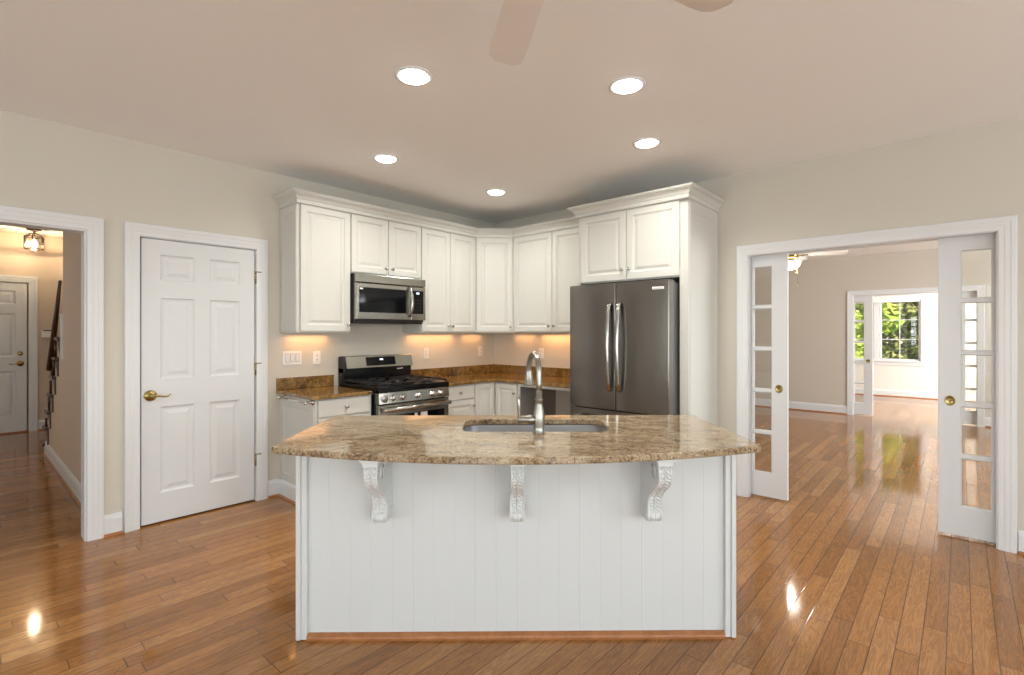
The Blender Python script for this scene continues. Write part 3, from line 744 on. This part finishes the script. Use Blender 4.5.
# backguard
mb = MB(); mb.box(.012, W, -.105, -.012, .895, 1.045, .003); mb.box(.012, .030, -.115, -.012, 1.0, 1.152, .003); mb.build('backguard', 'black_enamel', t)
r0 = [(-.135, 1.045), (-.012, 1.035), (-.012, 1.155), (-.100, 1.155), (-.108, 1.150)]
mb = MB(); mb.loft([[Vector((x, y, z)) for y, z in r0] for x in (.031, W)], True, True, True, smooth=False); bgp = mb.build('backguard_panel', 'range_steel', t)
def onface(z): return -.135 + (z - 1.045) / (1.150 - 1.045) * .027
mb = MB()
for z0, z1, d, xa, xb, nm in [(1.062, 1.140, .002, .235, .560, 'd')]:
    r0 = [(onface(z0) - d, z0), (onface(z0) + .002, z0), (onface(z1) + .002, z1), (onface(z1) - d, z1)]
    mb.loft([[Vector((x, y, z)) for y, z in r0] for x in (xa, xb)], True, True, True, smooth=False)
mb.build('display_glass', 'black_glass', bgp)
mb = MB(); z0, z1 = 1.110, 1.122; r0 = [(onface(z0) - .003, z0), (onface(z0) - .002, z0), (onface(z1) - .002, z1), (onface(z1) - .003, z1)]
mb.loft([[Vector((x, y, z)) for y, z in r0] for x in (.385, .420)], True, True, True, smooth=False); mb.build('clock', 'display_glow', bgp)
mb = MB()
for i in range(9): mb.box(.592 + i * .008, .598 + i * .008, -.1065, -.1050, 1.012 + i * .0004, 1.020 + i * .0004)
mb.build('badge', 'plate_white', t)
# oven door
mb = MB(); slab(mb, .004, W - .004, .20, .765, -.695, .05, [(.055, W - .055, .27, .668)], [(0, 0), (.002, .003)], ch=.004); od = mb.build('oven_door', 'range_steel', t)
mb = MB(); mb.box(.057, W - .057, -.694, -.690, .272, .666); mb.build('window', 'black_glass', od)
mb = MB()
for hx in (.045, W - .045): mb.box(hx - .012, hx + .012, -.735, -.694, .705, .745, .004)
mb.tube([(.02, -.738, .725), (W - .02, -.738, .725)], .019, 14); mb.build('handle', 'range_steel', od)
mb = MB(); mb.box(.365, .395, -.6955, -.6942, .60, .662); mb.box(.43, .505, -.6955, -.6942, .58, .664); mb.build('paper_label', 'plate_white', od)
mb = MB(); slab(mb, .004, W - .004, .065, .192, -.69, .045, [], ch=.004); mb.build('storage_drawer', 'range_steel', t)

# ------------------------------------------------------------ refrigerator
t = thing('refrigerator', 'dark stainless french-door refrigerator with two curved handles', 'refrigerator', (0, -1.705, 0), -90)
FWd = .922
mb = MB(); mb.box(.004, FWd - .004, -.70, -.04, .03, 1.765, .004); mb.box(.03, FWd - .03, -.68, -.06, 0, .03); mb.build('body', 'fridge_side', t)
for a_ in (.02, FWd - .11):
    mb = MB(); mb.box(a_, a_ + .09, -.76, -.62, 1.766, 1.782, .004); mb.build('hinge_cover', 'fridge_side', t)
def fdoor(xa, xb, z0, z1, name):
    mb = MB(); n = 14; rings = []
    for z in (z0, z1):
        r = [Vector((xb, -.712, z)), Vector((xa, -.712, z))]
        wx = xb - xa; us = [0, .0012 / wx, .0035 / wx, .007 / wx]; us = us + [.03 + .94 * k / n for k in range(n + 1)] + [1 - q for q in us[::-1]]
        for u in us:
            x = xa + wx * u; e = min(u, 1 - u) * wx
            y = -.794 - .010 * (1 - (2 * u - 1) ** 2) + (.007 * (1 - min(1, e / .007)) ** 2)
            r.append(Vector((x, y, z)))
        rings.append(r)
    mb.loft(rings, True, True, True, smooth=False)
    o = mb.build(name, 'fridge_steel', t); return o
CX = FWd / 2
dl = fdoor(.0, CX - .0015, .735, 1.782, 'door'); dr = fdoor(CX + .0015, FWd, .735, 1.782, 'door'); dz = fdoor(0, FWd, .06, .725, 'freezer_drawer')
for d, hx in ((dl, CX - .045), (dr, CX + .045)):
    mb = MB(); zs_ = [.885, .90, .96, 1.08, 1.25, 1.42, 1.55, 1.60, 1.622]; ys_ = [-.795, -.822, -.838, -.852, -.860, -.852, -.836, -.822, -.795]
    rings = []
    for y, z in zip(ys_, zs_):
        rings.append([Vector((hx + .018 * cos(a), y + .013 * sin(a), z)) for a in [2 * pi * q / 12 for q in range(12)]])
    mb.loft(rings); mb.build('handle', 'handle_steel', d)
mb = MB(); mb.tube([(.10, -.85, .66), (FWd - .10, -.85, .66)], .013, 12)
for hx in (.12, FWd - .12): mb.tube([(hx, -.80, .66), (hx, -.85, .66)], .011, 8)
mb.build('handle', 'handle_steel', dz)
mb = MB(); mb.box(FWd - .132, FWd - .036, -.8025, -.798, 1.708, 1.728, .001); bd = mb.build('badge', 'white_print', dr)
mb = MB(); mb.box(FWd - .126, FWd - .050, -.8032, -.8024, 1.716, 1.7195); mb.build('badge_print', 'fridge_side', dr)

# ------------------------------------------------------------ island
th = R(42.0); CAM = Vector((-4.415, -4.279, 0))
IO = CAM + 2.228 * Vector((cos(th), sin(th), 0)) + .022 * Vector((sin(th), -cos(th), 0)); IR = -47.4
t = thing('kitchen_island', 'white beadboard kitchen island with carved corbels and oak shoe', 'island', IO, IR)
HWd = .981; BH = .868
mb = MB()     # bead board front: boards with narrow grooves
nb = 20; x0 = -HWd + .045; bw = (2 * HWd - .09) / nb; b = mb.b
prof = []
for i in range(nb):
    a = x0 + i * bw
    prof += [(a, .0192), (a + .0025, .018), (a + bw - .0025, .018)]
prof.append((x0 + nb * bw, .0192)); prof += [(x0 + nb * bw, .034), (x0, .034)]
mb.loft([[Vector((x, y, z)) for x, y in prof] for z in (.0, BH)], True, True, True, smooth=False)
mb.build('beadboard_panel', 'island_paint', t)
mb = MB()
for sx in (-1, 1):
    mb.box(sx * HWd, sx * (HWd - .020), .0, .60, 0.004, BH, .002)
mb.box(-HWd + .02, HWd - .02, .58, .60, .10, BH); mb.box(-HWd + .02, HWd - .02, .52, .54, 0, .10); mb.box(-HWd + .02, HWd - .02, .034, .52, .10, .115)
mb.build('carcass', 'island_paint', t)
for sx in (-1, 1):
    mb = MB(); a, c = sorted((sx * (HWd + .002), sx * (HWd - .020))); mb.box(a, c, -.008, .03, 0.004, BH, .004)
    a, c = sorted((sx * (HWd - .020), sx * (HWd - .045))); mb.box(a, c, -.001, .03, 0.004, BH, .003); mb.build('corner_post', 'island_paint', t)
mb = MB(); rr_ = [(.018, 0), (-.006, 0), (-.007, .010), (-.002, .018), (.004, .021), (.010, .026), (.018, .027)]
mb.loft([[Vector((x, y, z)) for y, z in rr_] for x in (-HWd + .045, HWd - .045)], True, True, True, smooth=False); mb.build('shoe_molding', 'oak_trim', t)
# working side doors (face the range)
for i in range(4):
    wdt = (2 * HWd - .06) / 4; a = -HWd + .03 + i * wdt
    mb = MB(); slab(mb, -(a + wdt - .004), -(a + .004), .125, BH - .02, -.62, .02, [(-(a + wdt - .056), -(a + .056), .18, BH - .075)], RAISED)
    mb.build('door', 'island_paint', t, Matrix.Rotation(pi, 4, 'Z'))
# corbels
def corbel():
    mb = MB(); wd = .060
    # outline: (z, y_front); y=0.018 is the panel, y negative toward camera
    key = [(.852, -.212), (.838, -.226), (.815, -.236), (.79, -.236), (.765, -.226), (.742, -.202), (.72, -.168), (.695, -.128), (.67, -.102), (.64, -.088), (.61, -.086), (.592, -.093), (.577, -.096), (.564, -.088), (.554, -.070), (.548, -.045), (.546, -.02)]
    zs = []; ns = 48
    def yf(z):
        for (a, b_), (c, d) in zip(key, key[1:]):
            if a >= z >= c: return b_ + (d - b_) * (a - z) / (a - c)
        return key[-1][1]
    nx = 14; rows = []
    for i in range(ns + 1):
        z = .852 + (.546 - .852) * i / ns; y = yf(z); row = []
        for j in range(nx + 1):
            u = j / nx * 2 - 1
            edge = .006 if abs(u) > .8 else 0
            leaf = 0
            if z > .60: leaf = .0055 * (sin(z * 380 + abs(u) * 5) > 0) * (.15 < abs(u) < .78) + .006 * (abs(u) < .12)
            else: leaf = .004 * (1 - u * u) + .003 * (abs(sin(u * 5)) > .6)
            rnd = .004 * u * u if z < .58 else 0
            row.append(Vector((u * wd / 2 * ((.90 if z > .68 else 1.0) if z > .6 else 1.08 - .35 * max(0, .575 - z) / .03 * abs(u)), y - edge - leaf + rnd, z)))
        rows.append(row)
    b = mb.b; V = [[b.verts.new(p) for p in r] for r in rows]
    for i in range(ns):
        for j in range(nx): mb.face((V[i][j], V[i][j + 1], V[i + 1][j + 1], V[i + 1][j]))
    bl = [b.verts.new((V[i][0].co.x, .018, V[i][0].co.z)) for i in range(ns + 1)]; br = [b.verts.new((V[i][nx].co.x, .018, V[i][nx].co.z)) for i in range(ns + 1)]
    for i in range(ns):
        mb.face((V[i][0], V[i + 1][0], bl[i + 1], bl[i])); mb.face((V[i][nx], br[i], br[i + 1], V[i + 1][nx])); mb.face((bl[i], bl[i + 1], br[i + 1], br[i]))
    mb.face(V[0] + [br[0], bl[0]]); mb.face(V[ns] + [br[ns], bl[ns]])
    # side scrolls
    for sx in (-1, 1):
        for (zc, yc, r) in ((.80, -.175, .040), (.585, -.03, .026)):
            pts = []
            for q in range(26):
                a = q / 25 * 3.6 * pi; rr = r * (1 - q / 25 * .75); pts.append((sx * (wd / 2 + .001), yc + rr * cos(a), zc + rr * sin(a)))
            mb.tube(pts, .004, 6)
    return mb
corb = None
for cx in (-.588, -.002, .590):
    if corb is None:
        corb = corbel().build('corbel', 'island_paint', t)
        mb = MB(); mb.box(-.040, .040, -.258, .018, .857, .8675, .002); mb.box(-.031, .031, -.246, .018, .836, .858, .003); mb.build('corbel_cap', 'island_paint', corb)
        corb.location.x = cx
    else:
        c = copy_tree(corb, t); c.location.x = cx
# island countertop with sink cut-out
ZI0, ZI1 = .870, .900
def arc_y(x): return -.345 + .195 * (x / 1.030) ** 2
outer = []
HX = 1.030
nseg = 40
outer.append((-HX + .004, -.135)); 
for i in range(nseg + 1):
    x = -HX + .012 + (2 * HX - .024) * i / nseg; outer.append((x, arc_y(x)))
outer += [(HX - .004, -.135), (HX, -.120), (HX, .615), (HX - .012, .628), (-HX + .012, .628), (-HX, .615), (-HX, -.120)]
SX0, SX1, SY0, SY1 = -.265, .462, .148, .492
def rrect(x0, x1, y0, y1, r, n=8):
    pts = []
    for cx, cy, a0 in ((x1 - r, y0 + r, -90), (x1 - r, y1 - r, 0), (x0 + r, y1 - r, 90), (x0 + r, y0 + r, 180)):
        for k in range(n + 1):
            a = R(a0 + 90 * k / n); pts.append((cx + r * cos(a), cy + r * sin(a)))
    return pts
inner = rrect(SX0, SX1, SY0, SY1, .075)
def inset_poly(poly, d):
    n = len(poly); out = []
    for i in range(n):
        a, p, c = Vector(poly[i - 1]), Vector(poly[i]), Vector(poly[(i + 1) % n])
        d1 = (p - a).normalized(); d2 = (c - p).normalized(); n1 = Vector((-d1.y, d1.x)); n2 = Vector((-d2.y, d2.x)); nn = (n1 + n2).normalized()
        out.append(tuple(p + nn * d / max(.4, nn.dot(n1))))
    return out
mb = MB(); b = mb.b
def ring(poly, z): return [b.verts.new((x, y, z)) for x, y in poly]
e = .007
def side(poly, ins):
    a = inset_poly(poly, ins * e); m_ = inset_poly(poly, ins * e * .3)
    rs = [ring(a, ZI0), ring(m_, ZI0 + e * .3), ring(poly, ZI0 + e), ring(poly, ZI1 - e), ring(m_, ZI1 - e * .3), ring(a, ZI1)]
    n = len(poly)
    for p, q in zip(rs, rs[1:]):
        for i in range(n): mb.face((p[i], p[(i + 1) % n], q[(i + 1) % n], q[i]), True)
    return rs[0], rs[-1]
ob, ot = side(outer, 1); e = .003; ib, it = side(inner, -1)
b.edges.ensure_lookup_table()
for lo, li in ((ob, ib), (ot, it)):
    es = []
    for lp in (lo, li):
        for i in range(len(lp)):
            ed = b.edges.get((lp[i], lp[(i + 1) % len(lp)])); es.append(ed)
    bmesh.ops.triangle_fill(b, use_beauty=True, edges=es)
o = mb.build('island_countertop', 'island_granite'); o.location = IO; o.rotation_euler = (0, 0, R(IR))
for p in o.data.polygons: p.use_smooth = False
tag(o, 'speckled tan granite island countertop with a bowed front edge', 'countertop')
# sink
t = thing('undermount_sink', 'stainless undermount sink set in the island countertop', 'sink', IO, IR)
mb = MB(); b = mb.b
def rg(ins, r, z): return [Vector((x, y, z)) for x, y in rrect(SX0 - .004 + ins, SX1 + .004 - ins, SY0 - .004 + ins, SY1 + .004 - ins, r)]
mb.loft([rg(-.012, .09, ZI0 - .002), rg(0, .078, ZI0 - .002), rg(.001, .075, ZI0 - .01), rg(.012, .066, .72), rg(.030, .055, .695), rg(.06, .04, .69)], True, False, True)
sb = mb.build('bowl', 'sink_steel', t)
md = sb.modifiers.new('thickness', 'SOLIDIFY'); md.thickness = .0015; md.offset = -1
mb = MB(); mb.lathe([(.055, .691), (.052, .6935), (.040, .692), (.036, .6912), (.0, .6912)], 24, Matrix.Translation((.10, .32, 0))); mb.build('drain', 'chrome', t)
# faucet
t = thing('faucet', 'brushed steel gooseneck pull-down faucet standing behind the sink', 'faucet', IO + Matrix.Rotation(R(IR), 3, 'Z') @ Vector((.106, .118, ZI1)), IR)
mb = MB(); mb.lathe([(.0285, 0), (.0285, .004), (.0255, .008), (.0262, .03), (.028, .055), (.0275, .080), (.0235, .105), (.0185, .13), (.0155, .150), (.0195, .153), (.0205, .157), (.0195, .162), (.0145, .165), (.014, .20)], 28); mb.build('body', 'faucet_steel', t)
dirv = Vector((-.24, .97, 0)).normalized(); rad = .084; pts = [Vector((0, 0, .18)), Vector((0, 0, .23)), Vector((0, 0, .284))]
for q in range(1, 15):
    a = q / 14 * pi * 1.0; pts.append(Vector((0, 0, .284)) + dirv * (rad - rad * cos(a)) + Vector((0, 0, rad * sin(a))))
pts.append(pts[-1] + Vector((0, 0, -.02)))
mb = MB(); mb.tube(pts, .0135, 16); mb.build('spout', 'faucet_steel', t)
e_ = pts[-1]
mb = MB(); mb.lathe([(.014, .022), (.0165, .018), (.0165, .01), (.017, -.005), (.020, -.026), (.0235, -.044), (.025, -.047), (.025, -.054), (.021, -.057), (.0, -.057)], 22, Matrix.Translation(e_)); mb.build('spray_head', 'faucet_steel', t)
mb = MB(); mt = Matrix.Translation((0, 0, .063)) @ Matrix.Rotation(R(-90), 4, 'Y')
mb.lathe([(.021, .015), (.021, .040), (.0225, .043), (.0225, .050), (.018, .054), (.016, .078), (.016, .082), (.015, .098), (.006, .102)], 20, mt); mb.build('valve', 'faucet_steel', t)
mb = MB(); mb.tube([(-.092, 0, .063), (-.092, 0, .085), (-.094, 0, .12), (-.096, 0, .155), (-.096, 0, .172)], [.006, .0065, .009, .010, .006], 12); mb.build('lever', 'faucet_steel', t)

# ------------------------------------------------------------ ceiling lights
lamps = [(-2.826, -2.16, 'recessed ceiling light nearest the fan on the left side'), (-1.993, -2.936, 'recessed ceiling light right of the fan, front one of the right pair'),
         (-2.22, -1.001, 'recessed ceiling light above the range side of the kitchen'), (-1.169, -2.636, 'recessed ceiling light in front of the refrigerator cabinet'), (-.996, -.996, 'recessed ceiling light closest to the kitchen corner')]
proto = None
for x, y, lb in lamps:
    if proto is None:
        t = thing('recessed_light', lb, 'ceiling light', (x, y, H), 0, 'recessed ceiling lights'); proto = t
        mb = MB(); mb.lathe([(.098, -.0005), (.098, -.004), (.090, -.007), (.078, -.006), (.074, -.0005)], 36, caps=False); mb.build('trim_ring', 'trim_white', t)
        mb = MB(); mb.lathe([(.0755, -.001), (.072, -.010), (.055, -.018), (.03, -.022), (.004, -.023)], 32); mb.build('lens', 'lamp_glow', t)
    else:
        t = copy_tree(proto); t.location = (x, y, H); t['label'] = lb
    light('recessed_lamp', 'AREA', (x, y, H - .026), 9, (1, .95, .87), .12, disk=True, spread=150)
# warm lights under the wall cabinets
WARM = (1, .47, .17)
for ux, uy, sx, sy, ue in [(-2.36, -.06, .36, .05, 1.0), (-.98, -.06, .62, .05, 1.8), (-.06, -.98, .05, .42, 1.4), (-.06, -1.42, .05, .38, 1.3), (-.38, -.06, .30, .05, .6), (-.06, -.52, .05, .30, .6)]:
    light('under_cabinet_lamp', 'AREA', (ux, uy, 1.368), ue * .72, WARM, sx, sy, spread=150)

# ------------------------------------------------------------ ceiling fans
def fan(loc, rot, label, blade_pts, drop, globe=False, m='fan_white', metal='fan_white', R_=.66, pitch=11):
    t = thing('ceiling_fan', label, 'ceiling fan', loc, rot)
    mb = MB(); mb.lathe([(.07, 0), (.07, -.02), (.045, -.05), (.015, -.055)], 24); mb.build('canopy', metal, t)
    mb = MB(); mb.tube([(0, 0, -.05), (0, 0, -drop + .06)], .013, 12); mb.build('downrod', metal, t)
    mb = MB(); mb.lathe([(.02, -drop + .07), (.08, -drop + .06), (.105, -drop + .03), (.105, -drop - .03), (.07, -drop - .055), (.03, -drop - .065)], 28); mb.build('motor', metal, t)
    for k in range(5):
        a = R(72 * k); rot_ = Matrix.Rotation(a, 4, 'Z') @ Matrix.Rotation(R(pitch), 4, 'X')
        prof = [(.17, .048), (.25, .056), (.45, .064), (.58, .067), (.635, .062), (R_, .035)]
        top = [Vector((x, -w_, .004)) for x, w_ in prof] + [Vector((x, w_, .004)) for x, w_ in prof[::-1]]
        bot = [Vector((v.x, v.y, -.003)) for v in top]
        mb = MB(); mb.loft([bot, top], True, True, True, smooth=False)
        bl = mb.build('blade', m, t, Matrix.Translation((0, 0, -drop)) @ rot_)
        mb = MB(); mb.box(.08, .21, -.018, .018, -.010, -.004, .002); mb.build('blade_bracket', metal, bl, Matrix.Translation((0, 0, -drop)) @ rot_)
    if globe:
        mb = MB(); mb.lathe([(.04, -drop - .06), (.075, -drop - .075), (.075, -drop - .09)], 24); mb.build('light_fitter', metal, t)
        mb = MB(); mb.lathe([(.125, -drop - .085), (.128, -drop - .105), (.115, -drop - .145), (.075, -drop - .18), (.015, -drop - .195)], 28); mb.build('globe', 'globe_glow', t)
        for dx in (-.03, .04):
            mb = MB(); mb.tube([(dx, -.08, -drop - .07), (dx, -.085, -drop - .24 - (dx > 0) * .17)], .0015, 5); mb.lathe([(.004, 0), (.006, -.012), (.002, -.02)], 8, Matrix.Translation((dx, -.085, -drop - .24 - (dx > 0) * .17))); mb.build('pull_chain', metal, t)
    return t
fan((-3.41, -3.50, H), 52.9, 'white kitchen ceiling fan overhead, its blades entering at the top', None, .30)
fan((3.12, -2.56, H2), -2, 'white ceiling fan with lit globe in the room past the french doors', None, .235, True, 'fan_white', 'brass', .66, -15)
light('fan_lamp', 'POINT', (3.12, -2.56, 2.20), 18, (1, .9, .78), .04)

# hall lantern
t = thing('hall_lantern', 'bronze and glass lantern hanging from the hall ceiling', 'lantern', (-3.746, 4.841, HC))
mb = MB(); mb.lathe([(.075, 0), (.075, -.012), (.03, -.03), (.01, -.035)], 20); mb.tube([(0, 0, -.03), (0, 0, -.07)], .008, 8)
for k in range(6):
    a = 2 * pi * k / 6 + .3; mb.tube([(0.01 * cos(a), .01 * sin(a), -.055), (.06 * cos(a), .06 * sin(a), -.075), (.098 * cos(a), .098 * sin(a), -.105)], .006, 6)
    a2 = 2 * pi * (k + 1) / 6 + .3
    for z in (-.105, -.265): mb.tube([(.1 * cos(a), .1 * sin(a), z), (.1 * cos(a2), .1 * sin(a2), z)], .007, 6)
    mb.tube([(.1 * cos(a), .1 * sin(a), -.10), (.1 * cos(a), .1 * sin(a), -.272)], .007, 6)
    mb.tube([(.1 * cos(a), .1 * sin(a), -.265), (0, 0, -.285)], .005, 6)
mb.tube([(0, 0, -.28), (0, 0, -.305)], [.01, .005], 8)
mb.build('frame', 'bronze', t)
mb = MB()
rg1 = [[Vector((.096 * cos(2 * pi * k / 6 + .3), .096 * sin(2 * pi * k / 6 + .3), z)) for k in range(6)] for z in (-.26, -.11)]
mb.loft(rg1, True, False, False, smooth=False); mb.build('glass_panel', 'lantern_glass', t)
mb = MB(); mb.lathe([(.012, -.25), (.03, -.22), (.034, -.19), (.022, -.16), (.008, -.135)], 14); mb.build('bulb', 'candle_glow', t)
light('lantern_lamp', 'POINT', (-3.746, 4.841, HC - .268), 22, (1, .74, .45), .012)

# ------------------------------------------------------------ outside
mb = MB(); b = mb.b; mb.face([b.verts.new(p) for p in ((9.2, -25, -.25), (40, -25, -.25), (40, 20, -.25), (9.2, 20, -.25))]); struct(mb.build('ground', 'grass'))
def tree(loc, h, rad, m, label, seed, n=2600):
    rnd = random.Random(seed)
    t = thing('tree', label, 'tree', loc, 0, 'trees outside the sun room window')
    mb = MB(); mb.tube([(0, 0, 0), (.05, .05, h * .3), (-.05, 0, h * .6), (0, .1, h * .9)], [.16, .12, .08, .03], 8); mb.build('trunk', 'bark', t)
    mb = MB(); b = mb.b
    cl = [(Vector((rnd.uniform(-1, 1) * rad * .75, rnd.uniform(-1, 1) * rad * .75, rnd.uniform(.12, 1) * h)), rnd.uniform(.26, .46) * rad) for _ in range(44)]
    for i in range(n):
        c, r = cl[i % 44]; d = Vector((rnd.gauss(0, 1), rnd.gauss(0, 1), rnd.gauss(0, 1))).normalized()
        p = c + d * r * rnd.uniform(.6, 1); s = rnd.uniform(.07, .13)
        a = Vector((rnd.gauss(0, 1), rnd.gauss(0, 1), rnd.gauss(0, .5))).normalized(); q = a.cross(d + Vector((0, 0, .3)));
        if q.length < .01: continue
        q.normalize()
        b.faces.new([b.verts.new(p - a * s), b.verts.new(p + q * s * .5), b.verts.new(p + a * s), b.verts.new(p - q * s * .5)])
    me = bpy.data.meshes.new('foliage'); b.to_mesh(me); b.free(); o = bpy.data.objects.new('foliage', me); COL.objects.link(o); me.materials.append(M[m]); o.parent = t
    return t
tree((12.7, -1.75, -.25), 4.0, 1.2, 'leaf_light', 'bright yellow-green tree outside the left part of the far window', 1, 9000)
tree((15.6, -3.7, -.25), 4.6, 1.4, 'leaf_dark', 'darker olive tree outside the right part of the far window', 2, 9000)
tree((12.7, 1.6, -.25), 4.0, 1.2, 'leaf_light', 'light green tree seen through the french door glass of the far window', 3, 6000)
tree((15.6, -7.9, -.25), 5.0, 1.4, 'leaf_light', 'pale tree farthest right behind the olive tree outside', 5, 6000)
def hedge():
    rnd = random.Random(11); mb = MB(); b = mb.b
    for i in range(24000):
        y = rnd.uniform(-13, 9); z = rnd.uniform(-.25, 6.5 + 1.2 * sin(y * 1.3)); x = 20.2 + rnd.uniform(-.6, .6) + .5 * sin(y * 2.1 + z)
        p = Vector((x, y, z)); s = rnd.uniform(.12, .24); a = Vector((rnd.gauss(0, .6), rnd.gauss(0, 1), rnd.gauss(0, 1))).normalized(); q = a.cross(Vector((1, rnd.gauss(0, .5), rnd.gauss(0, .5))).normalized())
        if q.length < .05: continue
        q.normalize(); b.faces.new([b.verts.new(p - a * s), b.verts.new(p + q * s * .5), b.verts.new(p + a * s), b.verts.new(p - q * s * .5)])
    me = bpy.data.meshes.new('hedge'); b.to_mesh(me); b.free(); o = bpy.data.objects.new('hedge', me); COL.objects.link(o); me.materials.append(M['leaf_dark'])
    o['kind'] = 'stuff'; tag(o, 'tall dense green thicket of leaves closing the view behind the trees', 'thicket')
hedge()
